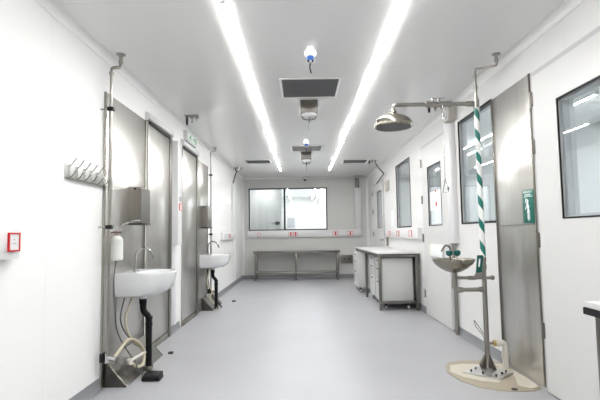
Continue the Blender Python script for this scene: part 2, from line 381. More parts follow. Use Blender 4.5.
rdoor(1, 2.2, 3.40, 2.37, W4, 'near white door with large window, steel hinges beside the green sign', [(3.418, (2.2, 1.83, 1.12, .45))])
d2 = rdoor(2, 5.5, 6.63, 2.41, W5, 'white door with papered window between trunking and bench', [(6.645, (2.2, 1.66, 1.1, .3))])
rdoor(3, 9.9, 11.2, 2.33, W7, 'farthest white door on the right wall with narrow window', [(11.215, (2.15, 1.7, 1.15, .4))], handle=(9.98, 1.02))
# ---- steel doors left wall
def ldoor(n, y0, y1, z1, label):
    t = thing(f'door_{n}', label, 'door', (XL, (y0 + y1) / 2, 0), kind='structure')
    MB().box(XL + .002, XL + .02, y0, y1, .075, z1, .003).build('door_leaf', 'steel', t)
    mb = MB(); mb.prism([(XL, z1 + .012), (XL + .03, z1 + .012), (XL + .045, z1 + .03), (XL + .045, z1 + .085), (XL, z1 + .1)], 1, y0 - .05, y1 + .1)
    mb.build('header_trim', 'chrome_l', t)
    MB().box(XL + .022, XL + .04, y0 + .01, y1 - .01, z1 - .022, z1 + .011).build('track_slot', 'black', t)
    mb = MB(); mb.box(XL, XL + .03, y1 + .005, y1 + .075, 0, z1 + .01, .002); mb.box(XL, XL + .028, y1 + .077, y1 + .1, 0, z1 + .01, .002); mb.build('jamb', 'steel_d', t)
    MB().box(XL, XL + .028, y0, y1 + .003, .0, .07, .004).build('threshold_rail', 'nickel', t)
    return t
ldoor(6, 4.64, 5.38, 2.385, 'near stainless steel sliding door beyond the near sink')
ldoor(7, 6.0, 6.77, 2.385, 'far stainless steel door under the exit sign')

# ---- stainless cladding
def clad(y0, y1, z0, z1, x, s, label, seam=None):
    t = thing('steel_wall_panel', label, 'wall panel', (x, (y0 + y1) / 2, 0))
    MB().box(x + s * .001, x + s * .012, y0, y1, z0, z1, .003).build('sheet', 'steel', t)
    for a in (y0, y1 - .014): MB().box(x + s * .012, x + s * .02, a, a + .014, z0 + .02, z1, .002).build('edge_strip', 'nickel', t)
    if seam:
        mb = MB(); mb.box(x + s * .012, x + s * .0145, y0 + .014, y1 - .014, seam, seam + .006); mb.build('seam', 'steel_d', t)
    return t
clad(3.62, 4.57, .0, 2.385, XL, 1, 'brushed steel wall panel behind the near sink')
clad(6.9, 7.62, .0, 2.36, XL, 1, 'brushed steel wall panel behind the far sink')
clad(3.45, 4.16, .02, 2.42, XR, -1, 'brushed steel wall panel behind the emergency shower sign', seam=1.235)
def skirt(y0, y1, label):
    t = thing('steel_plinth', label, 'plinth', (XL + .1, (y0 + y1) / 2, 0))
    x0 = XL + .014
    MB().prism([(x0, 0), (x0 + .185, 0), (x0 + .185, .008), (x0 + .01, .205), (x0, .205)], 1, y0, y1).build('sloped_cover', 'steel_p', t)
    for a in (y0 - .004, y1): MB().tube([(x0 + .19, a + .002, .006), (x0 + .012, a + .002, .206)], .004, 6, smooth=False).build('edge_bead', 'nickel', t)
skirt(3.66, 4.58, 'sloping steel plinth on the floor under the near sink')
skirt(7.18, 7.9, 'sloping steel plinth on the floor under the far sink')

# ------------------------------------------------------------------ sinks
def sink_parts(y, label, group):
    t = thing('washbasin', label, 'sink', (XL + .014, y, .85), group)
    x0 = XL + .0145; W = .275; D = .435
    # rounded D outline, stacked rings: outer skin and bowl
    def outline(s, dx=0, n=40):
        pts = []
        for k in range(n + 1):
            a = -PI / 2 + PI * k / n
            c, sn = math.cos(a), math.sin(a)
            px = x0 + dx + (D - dx) * s * (abs(c) ** .75); py = y + W * (s * .4 + .6) * (1 if sn > 0 else -1) * abs(sn) ** .8
            pts.append((px, py))
        return pts
    bm = MB(); levels = [(.58, .67), (.76, .682), (.89, .715), (.97, .775), (1.0, .845), (1.0, .868), (.985, .875)]
    rings = [[bm.bm.verts.new((px if i not in (0, len(o) - 1) else x0, py, z)) for i, (px, py) in enumerate(o)] for o, z in [(outline(s if s > .9 else s), z) for s, z in levels]]
    for a, b in zip(rings, rings[1:]):
        for i in range(len(a) - 1): bm.bm.faces.new((a[i], a[i + 1], b[i + 1], b[i]))
        bm.bm.faces.new((a[-1], a[0], b[0], b[-1]))
    bm.bm.faces.new(rings[0][::-1])
    # bowl
    def oval(s, z): return [bm.bm.verts.new((x0 + .255 + .155 * s * math.cos(q), y + .225 * s * math.sin(q), z)) for q in [-PI + 2 * PI * (k + .0) / 40 for k in range(40)]]
    b0 = oval(1, .872); top = rings[-1]
    # rim surface between outline (41 pts from -W to +W going round the front) and the oval
    ov = b0
    # split: bridge using fans by nearest index
    order = [ov[(k + 10) % 40] for k in range(41)]       # starts at angle -pi/2, runs to the front, +pi/2, back
    for i in range(20):
        a0, a1 = top[2 * i], top[2 * i + 1]; a2 = top[2 * i + 2]
        bm.bm.faces.new((a0, a1, a2, order[i + 1], order[i]))
    bm.bm.faces.new((top[40], top[0], *[order[k % 40] for k in [0, 39, 38, 37, 36, 35, 34, 33, 32, 31, 30, 29, 28, 27, 26, 25, 24, 23, 22, 21, 20]]))
    prev = b0
    for s, z in ((.96, .862), (.9, .82), (.75, .77), (.5, .745), (.12, .738)):
        cur = oval(s, z)
        for k in range(40): bm.bm.faces.new((prev[k], prev[(k + 1) % 40], cur[(k + 1) % 40], cur[k]))
        prev = cur
    bm.bm.faces.new(prev)
    bm.build('basin', 'porc', t)
    MB().cyl((x0 + .255, y, .739), (x0 + .255, y, .744), .03).build('drain', 'chrome', t)
    # gooseneck tap
    tx, ty = x0 + .075, y + .01
    mb = MB(); mb.cyl((tx, ty, .87), (tx, ty, .89), .026); mb.cyl((tx, ty, .89), (tx, ty, .91), .018)
    mb.tube([(tx, ty, .90), (tx, ty, 1.0), (tx + .012, ty, 1.05), (tx + .06, ty, 1.085), (tx + .115, ty, 1.075), (tx + .15, ty, 1.04), (tx + .165, ty, 1.0)], .0105, 14)
    mb.cyl((tx + .157, ty, 1.022), (tx + .172, ty, .985), .014); mb.build('faucet', 'chrome', t)
    # bottle trap and waste
    bx = x0 + .15
    mb = MB(); mb.cyl((bx, y, .625), (bx, y, .68), .032); mb.build('tail_piece', 'porc', t)
    mb = MB(); mb.cyl((bx, y, .585), (bx, y, .63), .033)
    mb.pipe([(bx, y, .6), (bx, y, .52), (bx + .055, y, .47), (bx + .055, y, .035)], .027, 16, .035)
    for z in (.45, .395): mb.cyl((bx + .055, y, z), (bx + .055, y, z + .02), .031)
    mb.build('waste_pipe', 'black', t)
    MB().cyl((bx + .055, y, .012), (bx + .055, y, .042), .038).build('floor_collar', 'nickel', t)
    return t
sink = sink_parts(4.12, 'near white porcelain wall sink with chrome gooseneck tap', 'wall sinks')
s2 = copy_tree(sink, loc=(sink.location.x, 7.3, sink.location.z)); s2['label'] = 'far white porcelain wall sink under the steel dispenser'

# hoses and cables, near sink
y = 4.1
mb = MB(); mb.tube([(-1.5, 4.02, .68), (-1.515, 3.99, .6), (-1.53, 3.93, .5), (-1.52, 3.95, .38), (-1.49, 4.02, .27), (-1.46, 4.12, .2), (-1.44, 4.2, .13), (-1.44, 4.24, .06)], .0105)
mb.build('water_hose', 'hose', label='cream hose hanging from underneath the near sink', cat='hose')
t = thing('water_hose', 'cream hose coiled over the plinth by the near sink', 'hose', (-1.45, 3.9, .1))
MB().tube([(-1.47, 3.55, .25), (-1.46, 3.66, .30), (-1.46, 3.8, .335), (-1.45, 3.95, .30), (-1.43, 4.05, .22), (-1.41, 4.06, .14), (-1.40, 3.98, .085), (-1.41, 3.88, .1), (-1.44, 3.81, .16)], .013).build('hose', 'hose', t)
mb = MB(); mb.cyl((-1.44, 3.81, .14), (-1.445, 3.80, .18), .022); mb.cyl((-1.44, 3.82, .165), (-1.41, 4.08, .165), .012); mb.build('coupling', 'pvc', t)
mb = MB(); mb.tube([(-1.54, 3.74, 1.0), (-1.55, 3.72, .8), (-1.535, 3.72, .6), (-1.53, 3.76, .42), (-1.49, 3.83, .27), (-1.42, 3.86, .15), (-1.38, 3.84, .08), (-1.33, 3.88, .035), (-1.28, 3.9, .03)], .005, 8)
mb.build('cable', 'cable', label='thin grey cable looping down to the black foot pedal', cat='cable')
mb = MB(); mb.tube([(-1.56, 4.0, .68), (-1.57, 3.92, .5), (-1.55, 3.98, .36), (-1.5, 4.08, .25), (-1.44, 4.12, .17), (-1.39, 3.95, .05), (-1.34, 3.84, .012), (-1.30, 3.86, .02)], .006, 8)
mb.build('cable', 'cable', label='dark cable hanging against the steel behind the cream hose', cat='cable')
def pedal(loc, label, s=1):
    t = thing('foot_pedal', label, 'foot pedal', loc)
    x, y, z = loc
    MB().box(x - .075 * s, x + .075 * s, y - .06 * s, y + .06 * s, 0.001, .022 * s, .006).build('base', 'blackp', t)
    mb = MB(); mb.prism([(y - .062 * s, .024 * s), (y + .055 * s, .024 * s), (y + .055 * s, .055 * s), (y - .04 * s, .04 * s), (y - .062 * s, .03 * s)], 0, x - .07 * s, x + .07 * s); mb.build('treadle', 'blackp', t)
pedal((-1.265, 3.85, 0), 'black foot pedal on the floor in front of near sink')
pedal((-1.35, 4.66, 0), 'small black pedal poking out past the near plinth', .32)
pedal((-1.23, 8.1, 0), 'small black pedal on the floor beyond the far sink', .45)
# hoses far sink
for sgn, (r, lab) in enumerate(((.012, 'cream hose bunched under the far sink'),)):
    MB().tube([(-1.49, 7.28, .68), (-1.51, 7.22, .5), (-1.5, 7.2, .4), (-1.44, 7.22, .3), (-1.47, 7.2, .2), (-1.42, 7.3, .1), (-1.38, 7.36, .07)], r).build('water_hose', 'hose', label=lab, cat='hose')
MB().tube([(-1.54, 7.4, .68), (-1.53, 7.34, .45), (-1.47, 7.3, .25), (-1.41, 7.4, .12), (-1.36, 7.42, .06), (-1.32, 7.4, .02)], .012, 10).build('cable', 'blackp', label='black cable bunched under the far sink', cat='cable')

# pipes on left wall
def wall_pipe(y, label, clamps, ztop=2.56, dy=.07, zb=.26):
    x = XL + .085
    t = thing('water_pipe', label, 'pipe', (x, y, 0))
    MB().pipe([(x, y, zb), (x, y, ztop), (x + .045, y + dy, ztop + .03), (x + .045, y + dy, ZC)], .013, 14, .02).build('pipe', 'steel_t', t)
    cyls('coupling', 'steel_t', t, [((x, y, ztop - .06), (x, y, ztop - .035), .018), ((x + .045, y + dy, ztop + .065), (x + .045, y + dy, ztop + .08), .018)])
    MB().cyl((x + .045, y + dy, ZC - .006), (x + .045, y + dy, ZC), .038).build('ceiling_flange', 'steel_t', t)
    for z in clamps:
        MB().cyl((XL + .001, y, z), (x - .02, y, z), .006, seg=8).build('clamp_stud', 'steel_t', t); mb = MB(); mb.box(x - .024, x + .024, y - .022, y + .022, z - .016, z + .016, .004); mb.build('clamp', 'blackp', t)
    mb = MB(); mb.cyl((x, y, zb - .04), (x, y, zb + .03), .02); mb.cyl((x, y, zb), (x + .07, y - .01, zb - .01), .018); mb.build('valve', 'chrome', t)
    MB().box(x - .05, x - .025, y - .03, y + .06, zb - .035, zb + .035, .006).build('valve_bracket', 'blackp', t)
wall_pipe(3.56, 'thin steel water pipe beside the near sink up to ceiling', (2.22, 1.27))
wall_pipe(7.55, 'thin steel water pipe beside the far sink up to ceiling', (2.2, 1.2), ztop=2.6, dy=.15)

# soap bottle
t = thing('soap_bottle', 'white soap bottle with elbow lever bracketed beside the near sink', 'soap bottle', (-1.53, 3.8, 1.0))
bx, by = -1.545, 3.76
MB().lathe([(0, 0), (.044, .0), (.05, .008), (.05, .15), (.046, .178), (.03, .2), (.02, .207), (0, .207)], (bx, by, .995), 28).build('bottle', 'bottle', t)
mb = MB(); mb.cyl((bx, by, 1.2), (bx, by, 1.245), .022, .016); mb.build('cap', 'pink', t)
MB().tube([(bx, by, 1.24), (bx + .005, by, 1.275), (bx + .06, by, 1.295), (bx + .15, by + .01, 1.325), (bx + .19, by + .01, 1.325)], .0055, 8).build('elbow_lever', 'chrome', t)
MB().box(XL + .016, bx + .045, by - .03, by + .03, 1.222, 1.236, .003).build('bracket', 'steel_d', t)

def dispenser(y0, y1, label, group):
    t = thing('paper_towel_dispenser', label, 'dispenser', (XL + .014, (y0 + y1) / 2, 1.3), group)
    x0 = XL + .0145
    MB().prism([(x0, 1.315), (x0 + .115, 1.315), (x0 + .12, 1.33), (x0 + .12, 1.625), (x0 + .1, 1.645), (x0, 1.645)], 1, y0, y1).build('case', 'steel_t', t)
    MB().box(x0 + .006, x0 + .128, y0 - .004, y1 + .004, 1.298, 1.314, .003).build('base_lip', 'dark', t)
    mb = MB(); mb.cyl((x0 + .06, y0 - .003, 1.63), (x0 + .06, y0 + .004, 1.63), .01); mb.cyl((x0 + .05, y1 - .05, 1.645), (x0 + .05, y1 - .05, 1.665), .008); mb.build('lock', 'blackp', t)
dispenser(4.13, 4.37, 'steel dispenser box on the panel above the near sink', 'steel dispensers')
dispenser(7.05, 7.38, 'steel dispenser box on the panel above the far sink', 'steel dispensers')

# ------------------------------------------------------------------ coat rack
t = thing('coat_rack', 'steel rack of double coat hooks on the left wall', 'coat rack', (XL, 3.33, 1.6))
mb = MB(); mb.box(XL + .001, XL + .005, 3.03, 3.63, 1.597, 1.703, .001); mb.build('back_plate', 'chrome_l', t)
mb = MB()
mb.box(XL + .005, XL + .03, 3.03, 3.63, 1.597, 1.602); mb.build('lower_rail', 'nickel', t)
for k in range(6):
    yy = 3.065 + k * .106
    hk = MB().box(XL + .005, XL + .026, yy - .002, yy + .002, 1.602, 1.694).build('hook', 'chrome_l', t)
    mb = MB(); mb.tube([(XL + .02, yy, 1.682), (XL + .045, yy - .01, 1.70), (XL + .075, yy - .02, 1.735)], .0035, 8); mb.build('upper_prong', 'steel_d', hk)
    mb = MB(); mb.tube([(XL + .02, yy, 1.606), (XL + .045, yy - .01, 1.618), (XL + .072, yy - .02, 1.65)], .0035, 8); mb.build('lower_prong', 'steel_d', hk)

# ------------------------------------------------------------------ trunking
def trunk(x0, x1, y0, y1, z0, z1, label, caps=True):
    t = thing('cable_trunking', label, 'cable trunking', ((x0 + x1) / 2, (y0 + y1) / 2, z0))
    MB().box(x0, x1, y0, y1, z0, z1, .006).build('channel', 'trunk', t); return t
T = {}
tl = trunk(XL, XL + .062, -1.2, 2.475, 1.085, 1.262, 'white horizontal trunking with red-framed socket at left edge')
MB().box(XL + .062, XL + .068, -1.2, 2.46, 1.125, 1.225, .003).build('cover_strip', 'trunk', tl)
tc = trunk(XL, XL + .08, 5.56, 5.74, 1.07, 2.38, 'white upright trunking between the two steel doors')
MB().box(XL, XL + .03, 5.6, 5.68, .1, 1.07, .003).build('lower_conduit', 'trunk', tc)
tw = trunk(XL, XL + .05, 8.95, 10.45, 1.075, 1.24, 'short white horizontal trunking beyond the far sink')
MB().box(XL, XL + .045, 10.3, 10.42, 1.24, 2.35, .004).build('riser', 'trunk', tw)
tb = trunk(-1.46, 1.6, YB - .06, YB, 1.09, 1.275, 'long white trunking below the end window')
MB().box(-1.46, 1.6, YB - .068, YB - .06, 1.115, 1.235, .003).build('cover_strip', 'trunk', tb)
tv = trunk(1.43, 1.6, YB - .07, YB, 1.28, 2.4, 'white upright trunking at the right of the end wall')
mb = MB()
for x in (1.47, 1.51, 1.55): mb.cyl((x, YB - .035, 2.4), (x, YB - .035, ZC - .03), .012)
mb.build('conduit', 'steel_d', tv)
MB().box(1.4, 1.66, YB - .3, YB - .04, ZC - .008, ZC - .001).build('ceiling_plate', 'steel_d', tv)
tr = trunk(XR - .055, XR, 5.21, 5.42, 1.055, 2.46, 'white upright trunking beside the large right window')
MB().box(XR - .063, XR - .055, 5.235, 5.39, 1.08, 2.43, .003).build('cover_strip', 'trunk', tr)
MB().cyl((XR - .03, 5.31, .0), (XR - .03, 5.31, 1.055), .022).build('lower_conduit', 'steel_t', tr)
MB().box(XR - .066, XR - .063, 5.30, 5.33, 1.68, 1.72).build('label_plate', 'dark', tr)
th = trunk(XR - .055, XR, 6.85, 9.52, 1.085, 1.25, 'white horizontal trunking above the right bench')
MB().cyl((XR - .03, 9.45, .9), (XR - .03, 9.45, 1.085), .02).build('conduit', 'steel_t', th)

def socket(face, u, z, w, h, x, label, group, fill=1):
    """face: '+x' '-x' '-y'"""
    t = thing('power_socket', label, 'socket', {'+x': (x, u, z), '-x': (x, u, z), '-y': (u, x, z)}[face], group)
    def bx(m, u0, u1, z0, z1, d0, d1, bev=0):
        if face == '+x': m.box(x + d0, x + d1, u0, u1, z0, z1, bev)
        elif face == '-x': m.box(x - d1, x - d0, u0, u1, z0, z1, bev)
        else: m.box(u0, u1, x - d1, x - d0, z0, z1, bev)
    m = MB(); b = .008
    bx(m, u - w / 2, u + w / 2, z + h / 2 - b, z + h / 2, 0, .01); bx(m, u - w / 2, u + w / 2, z - h / 2, z - h / 2 + b, 0, .01)
    bx(m, u - w / 2, u - w / 2 + b, z - h / 2 + b, z + h / 2 - b, 0, .01); bx(m, u + w / 2 - b, u + w / 2, z - h / 2 + b, z + h / 2 - b, 0, .01)
    m.build('red_frame', 'red', t)
    m = MB(); bx(m, u - w / 2 + b, u + w / 2 - b, z - h / 2 + b, z + h / 2 - b, 0, .006); m.build('face_plate', 'trunk', t)
    n = fill
    if face == '-y' and w > .105:
        for c in ((u,) if n == 1 else (u - w / 4, u + w / 4) if 0 else (u,)):
            m = MB(); bx(m, c - .018, c + .018, z - h / 2 + b, z + h / 2 - b, .006, .008); m.build('red_insert', 'red', t)
    for k in range(n):
        c = u if n == 1 else u - w / 4 + k * w / 2
        m = MB()
        for q, r in ((-.009, -.008), (.009, -.008), (0, .012)): bx(m, c + q - .0025, c + q + .0025, z + r - .0025, z + r + .0025, .006, .0075)
        m.build('pin_hole', 'dark', t)
    return t
socket('+x', 2.405, 1.175, .095, .1, XL + .068, 'red-framed socket on trunking at the left edge of view', 'red-framed sockets')
socket('+x', 5.66, 1.55, .11, .09, XL + .08, 'red-framed socket on upright trunking between steel doors', 'red-framed sockets')
t = thing('switch_plate', 'small grey switch above the red socket between steel doors', 'switch', (XL + .08, 5.66, 1.63)); MB().box(XL + .08, XL + .086, 5.62, 5.7, 1.62, 1.68, .002).build('plate', 'gray_trim', t)
socket('+x', 9.75, 1.16, .2, .09, XL + .05, 'red-framed socket on the short trunking beyond the far sink', 'red-framed sockets')
by_ = YB - .068
for u, w, f, lb in ((-1.155, .08, 1, 'leftmost red-framed socket on the end wall trunking'), (-.3, .12, 1, 'left socket of the central red pair below the end window'), (-.175, .12, 1, 'right socket of the central red pair below the end window'),
                    (.90, .16, 2, 'red-framed double socket below the right end of the end window'), (1.29, .17, 2, 'rightmost red-framed double socket under the upright trunking')):
    socket('-y', u, 1.175, w, .1, by_, lb, 'red-framed sockets', f)
for u, lb in ((9.1, 'farthest red-framed socket on the trunking above the bench'), (8.25, 'middle red-framed socket on the trunking above the bench'), (7.3, 'nearest red-framed socket on the trunking above the bench')):
    socket('-x', u, 1.165, .2, .1, XR - .055, lb, 'red-framed sockets')

# ------------------------------------------------------------------ end wall furniture
def bench(name, label, x0, x1, y0, y1, zt, legs, mat_top, thick, lw=.045, lowz=.13, cross='y'):
    t = thing(name, label, 'bench' if name != 'side_table' else 'table', ((x0 + x1) / 2, (y0 + y1) / 2, 0))
    MB().box(x0, x1, y0, y1, zt - thick, zt, .004).build('worktop', mat_top, t)
    for x, y in legs: MB().box(x - lw / 2, x + lw / 2, y - lw / 2, y + lw / 2, 0.001, zt - thick, .003).build('leg', 'steel_d', t)
    return t
zt = .745
tx0, tx1, ty0, ty1 = -1.26, .97, 11.55, 12.07
t = bench('steel_bench', 'long stainless steel bench below the end window', tx0, tx1, ty0, ty1, zt, [(x, y) for x in (-1.2, -.165, .91) for y in (11.6, 12.02)], 'steel_d', .05)
for y in (11.6, 12.02):
    MB().box(-1.1775, .8875, y - .02, y + .02, .17, .21, .003).build('lower_rail', 'steel_t', t)
for x in (-1.2, .91):
    MB().box(x - .018, x + .018, 11.6225, 11.9975, .17, .21, .003).build('side_rail', 'steel_t', t)
t = thing('outlet_box', 'grey steel outlet box low on the end wall right of bench', 'outlet box', (1.18, YB, .4))
MB().box(1.03, 1.34, YB - .05, YB - .001, .38, .6, .004).build('case', 'steel_d', t)
for x in (1.13, 1.24): MB().cyl((x, YB - .05, .5), (x, YB - .062, .5), .022).build('outlet', 'dark', t)

# right bench
x0, x1, y0, y1, zt = 1.14, 1.79, 6.92, 9.8, .885
t = bench('laboratory_bench', 'white-topped bench on steel frame along the right wall', x0, x1, y0, y1, zt, [(1.185, 6.97), (1.185, 8.42), (1.185, 9.74), (1.75, 6.97), (1.75, 8.42), (1.75, 9.74)], 'top', .028, .042)
MB().box(x0 + .004, x1 - .004, y0 + .004, y1 - .004, zt - .036, zt - .0285).build('black_underlay', 'black', t)
def rails(t, xa, xb, ya, yb, zt, low):
    h = .042
    mb = MB(); mb.box(xa + .021, xb - .021, ya - h / 2, ya + h / 2, zt - .08, zt - .037, .002); mb.box(xa - h / 2, xa + h / 2, ya + .021, yb - .021, zt - .08, zt - .037, .002); mb.box(xb - h / 2, xb + h / 2, ya + .021, yb - .021, zt - .08, zt - .037, .002); mb.box(xa + .021, xb - .021, yb - h / 2, yb + h / 2, zt - .08, zt - .037, .002)
    mb.build('top_rail', 'steel_d', t)
    mb = MB(); mb.box(xa + .021, xb - .021, ya - h / 2, ya + h / 2, low, low + .04, .002); mb.box(xb - h / 2, xb + h / 2, ya + .021, yb - .021, low, low + .04, .002); mb.build('lower_rail', 'steel_d', t)
rails(t, 1.185, 1.75, 6.97, 9.74, zt, .105)
def cabinet(x, y, w, d, label, drawers):
    t = thing('mobile_drawer_unit', label, 'drawer cabinet', (x + w / 2, y + d / 2, 0), 'white mobile drawer units under the bench')
    z0, z1 = .105, .79
    if 1:
        MB().box(x + .018, x + w, y, y + d, z0, z1, .003).build('body', 'cab', t)
        n = len(drawers); zz = z0 + .004
        for h in drawers:
            H = (z1 - z0 - .008) * h
            dr = MB().box(x, x + .016, y + .003, y + d - .003, zz + .003, zz + H - .003, .002).build('drawer', 'cab', t)
            MB().box(x - .014, x - .001, y + d / 2 - .07, y + d / 2 + .07, zz + H - .05, zz + H - .035, .003).build('handle', 'dark', dr)
            zz += H
        for cx in (x + .07, x + w - .07):
            for cy in (y + .06, y + d - .06):
                c = MB().cyl((cx, cy - .014, .033), (cx, cy + .014, .033), .032).build('caster', 'blackp', t)
                MB().cyl((cx, cy - .0155, .033), (cx, cy + .0155, .033), .021).build('wheel_hub', 'trunk', c)
                MB().box(cx - .025, cx + .025, cy - .02, cy + .02, .067, .104, .004).build('fork', 'dark', c)
    return t
cabinet(1.215, 7.03, .49, .55, 'white mobile drawer unit under the near end of bench', (.5, .3, .2))
cabinet(1.225, 7.75, .48, .55, 'white mobile drawer unit under the middle of bench', (.5, .3, .2))
cabinet(1.09, 9.05, .49, .58, 'white mobile drawer unit sticking out under the far end', (.5, .3, .2))

# near-right table corner
t = thing('laboratory_bench', 'white-topped bench corner at the right edge beside near door', 'bench', (1.55, 1.4, 0))
MB().box(1.225, 1.77, .5, 2.0, .86, .885, .003).build('worktop', 'top', t)
MB().box(1.222, 1.773, .497, 2.003, .829, .859, .003).build('black_edge', 'black', t)
for x in (1.275, 1.72):
    for y in (.55, 1.95): MB().box(x - .022, x + .022, y - .022, y + .022, .001, .828, .003).build('leg', 'steel_d', t)
mb = MB(); mb.box(1.297, 1.698, 1.928, 1.972, .785, .828); mb.box(1.253, 1.297, .572, 1.928, .785, .828); mb.build('top_rail', 'steel_d', t)

# ------------------------------------------------------------------ emergency shower
PX, PY = 1.585, 3.98
t = thing('emergency_shower', 'emergency shower with green striped pole, overhead rose and eyewash bowl', 'emergency shower', (PX, PY, 0))
mb = MB(); mb.cyl((PX, PY, .01), (PX, PY, .96), .021); mb.build('post', 'steel_t', t)
MB().cyl((PX, PY, .96), (PX, PY, 2.31), .0225, seg=28).build('striped_post', 'white', t)
sp = [o for o in bpy.data.objects if o.name == 'striped_post'][0]; sp.data.materials.clear(); sp.data.materials.append(stripe_mat())
cyls('coupling', 'steel_t', t, [((PX, PY, .93), (PX, PY, .965), .026), ((PX, PY, .86), (PX, PY, .9), .026), ((PX, PY, 2.3), (PX, PY, 2.37), .026)])
MB().pipe([(PX, PY, 2.39), (PX, PY, 2.655), (1.68, 3.75, 2.60), (1.68, 3.75, ZC)], .0115, 14, .02).build('supply_pipe', 'steel_t', t)
cyls('pipe_fitting', 'steel_t', t, [((PX, PY, 2.37), (PX, PY, 2.4), .017), ((PX, PY, 2.47), (PX, PY, 2.5), .017), ((PX, PY, 2.575), (PX, PY, 2.6), .017), ((1.68, 3.75, 2.635), (1.68, 3.75, 2.655), .017)])
cyls('ceiling_flange', 'steel_t', t, [((1.68, 3.75, ZC - .006), (1.68, 3.75, ZC), .036)])
hx = .835
MB().pipe([(PX, PY, 2.335), (hx, PY, 2.335), (hx, PY, 2.27)], .0185, 16, .035).build('shower_arm', 'steel_t', t)
cyls('arm_socket', 'steel_t', t, [((PX - .09, PY, 2.335), (PX - .03, PY, 2.335), .024)])
mb = MB(); mb.cyl((1.16, PY, 2.335), (1.33, PY, 2.335), .026); mb.cyl((1.13, PY, 2.335), (1.165, PY, 2.335), .031, seg=6); mb.cyl((1.325, PY, 2.335), (1.36, PY, 2.335), .031, seg=6); mb.cyl((1.245, PY, 2.335), (1.245, PY, 2.385), .018); mb.build('valve', 'steel_t', t)
mb = MB(); mb.box(1.19, 1.30, PY - .01, PY + .01, 2.385, 2.393); mb.tube([(1.19, PY, 2.389), (1.2, PY - .02, 2.36), (1.265, PY - .035, 2.33)], .005, 8); mb.build('valve_lever', 'chrome', t)
mb = MB(); rx, ry = 1.268, PY - .035
mb.tube([(rx, ry, 2.335), (rx, ry, 1.66)], .003, 8, smooth=False)
mb.tube([(rx, ry, 1.66), (rx, ry - .075, 1.535), (rx, ry + .075, 1.535), (rx, ry, 1.66)], .0035, 8, smooth=False); mb.build('pull_rod', 'chrome', t)
h = MB().lathe([(0, .005), (.03, .005), (.035, -.012), (.06, -.03), (.11, -.05), (.15, -.078), (.167, -.108), (.17, -.135), (.165, -.145), (.15, -.14), (0, -.138)], (hx, PY, 2.275), 48).build('shower_rose', 'nickel', t)
MB().cyl((hx, PY, 2.131), (hx, PY, 2.134), .152, seg=40).build('spray_plate', 'dark', h)
# eyewash
bx = 1.325
MB().lathe([(0, -.0), (.03, 0), (.07, .012), (.12, .04), (.16, .075), (.178, .105), (.18, .118), (.174, .118), (.17, .105), (.15, .075), (.11, .045), (.06, .022), (0, .016)], (bx, PY, .835), 48).build('eyewash_bowl', 'nickel', t)
MB().pipe([(bx, PY, .84), (bx, PY, .685), (PX, PY, .685)], .018, 16, .04).build('drain_pipe', 'steel_t', t)
cyls('pipe_collar', 'steel_t', t, [((bx, PY, .70), (bx, PY, .765), .023), ((bx + .03, PY, .685), (bx + .07, PY, .685), .024), ((PX - .045, PY, .685), (PX - .02, PY, .685), .024)])
mb = MB(); mb.cyl((bx, PY + .03, .785), (PX + .075, PY + .0, .785), .014); mb.cyl((PX + .06, PY, .785), (PX + .085, PY, .785), .02, seg=6); mb.cyl((PX - .14, PY + .01, .785), (PX - .07, PY + .005, .785), .019); mb.build('supply_branch', 'steel_t', t)
mb = MB()
for s in (-.03, .03):
    mb.tube([(bx + .0, PY + .01, .86), (bx + s * .6, PY, .93), (bx + s, PY, .985)], .008, 8)
mb.build('nozzle_stem', 'chrome', t)
for s in (-.034, .034):
    MB().lathe([(0, -.02), (.012, -.022), (.027, -.01), (.03, .008), (.027, .024), (.0, .03)], (bx + s, PY, 1.0), 20).build('eye_spray_head', 'green', t)
mb = MB(); mb.tube([(bx - .03, PY, .95), (bx - .02, PY + .02, 1.045), (bx - .06, PY + .02, 1.07), (bx - .1, PY + .01, 1.02)], .009, 10); mb.build('spout', 'steel_d', t)
# push paddle
pd = MB(); q = [(1.497, .835), (1.522, .835), (1.555, .985), (1.515, .985)]
pd.prism([(1.497, .835), (1.525, .835), (1.532, .885), (1.518, .885), (1.528, .955), (1.545, .955), (1.552, .985), (1.515, .985)], 1, PY - .055, PY - .045)
pd.prism([(1.525, .835), (1.545, .84), (1.565, .98), (1.552, .985), (1.532, .885)], 1, PY - .055, PY - .045)
pd.build('push_paddle', 'green', t)
MB().prism([(1.46, .79), (1.56, .79), (1.545, .835), (1.497, .835), (1.48, .805)], 1, PY - .056, PY - .044).build('paddle_bracket', 'steel_t', t)
# base
c = (1.53, 3.86)
mb = MB(); mb.prism([(1.33, 3.87), (1.55, 3.675), (1.735, 3.83), (1.53, 4.06)], 2, .0125, .022); mb.build('base_plate', 'chrome_l', t)
mb = MB()
for a in range(4):
    an = a * PI / 2 + .5
    dx, dy = math.cos(an), math.sin(an); nx, ny = -dy * .003, dx * .003
    A = [(PX + dx * .02 + nx, PY + dy * .02 + ny, .02), (PX + dx * .09 + nx, PY + dy * .09 + ny, .02), (PX + dx * .02 + nx, PY + dy * .02 + ny, .14)]
    B = [(PX + dx * .02 - nx, PY + dy * .02 - ny, .02), (PX + dx * .09 - nx, PY + dy * .09 - ny, .02), (PX + dx * .02 - nx, PY + dy * .02 - ny, .14)]
    va = [mb.bm.verts.new(v) for v in A]; vb = [mb.bm.verts.new(v) for v in B]
    mb.bm.faces.new(va); mb.bm.faces.new(vb[::-1])
    for i in range(3): mb.bm.faces.new((va[i], vb[i], vb[(i + 1) % 3], va[(i + 1) % 3]))
mb.build('gusset', 'steel_d', t)
for x, y in ((1.4, 3.87), (1.47, 3.8), (1.55, 3.73), (1.62, 3.785), (1.675, 3.835), (1.61, 3.91), (1.53, 3.99), (1.46, 3.93)):
    MB().cyl((x, y, .022), (x, y, .04), .008, seg=8).build('bolt', 'dark', t)
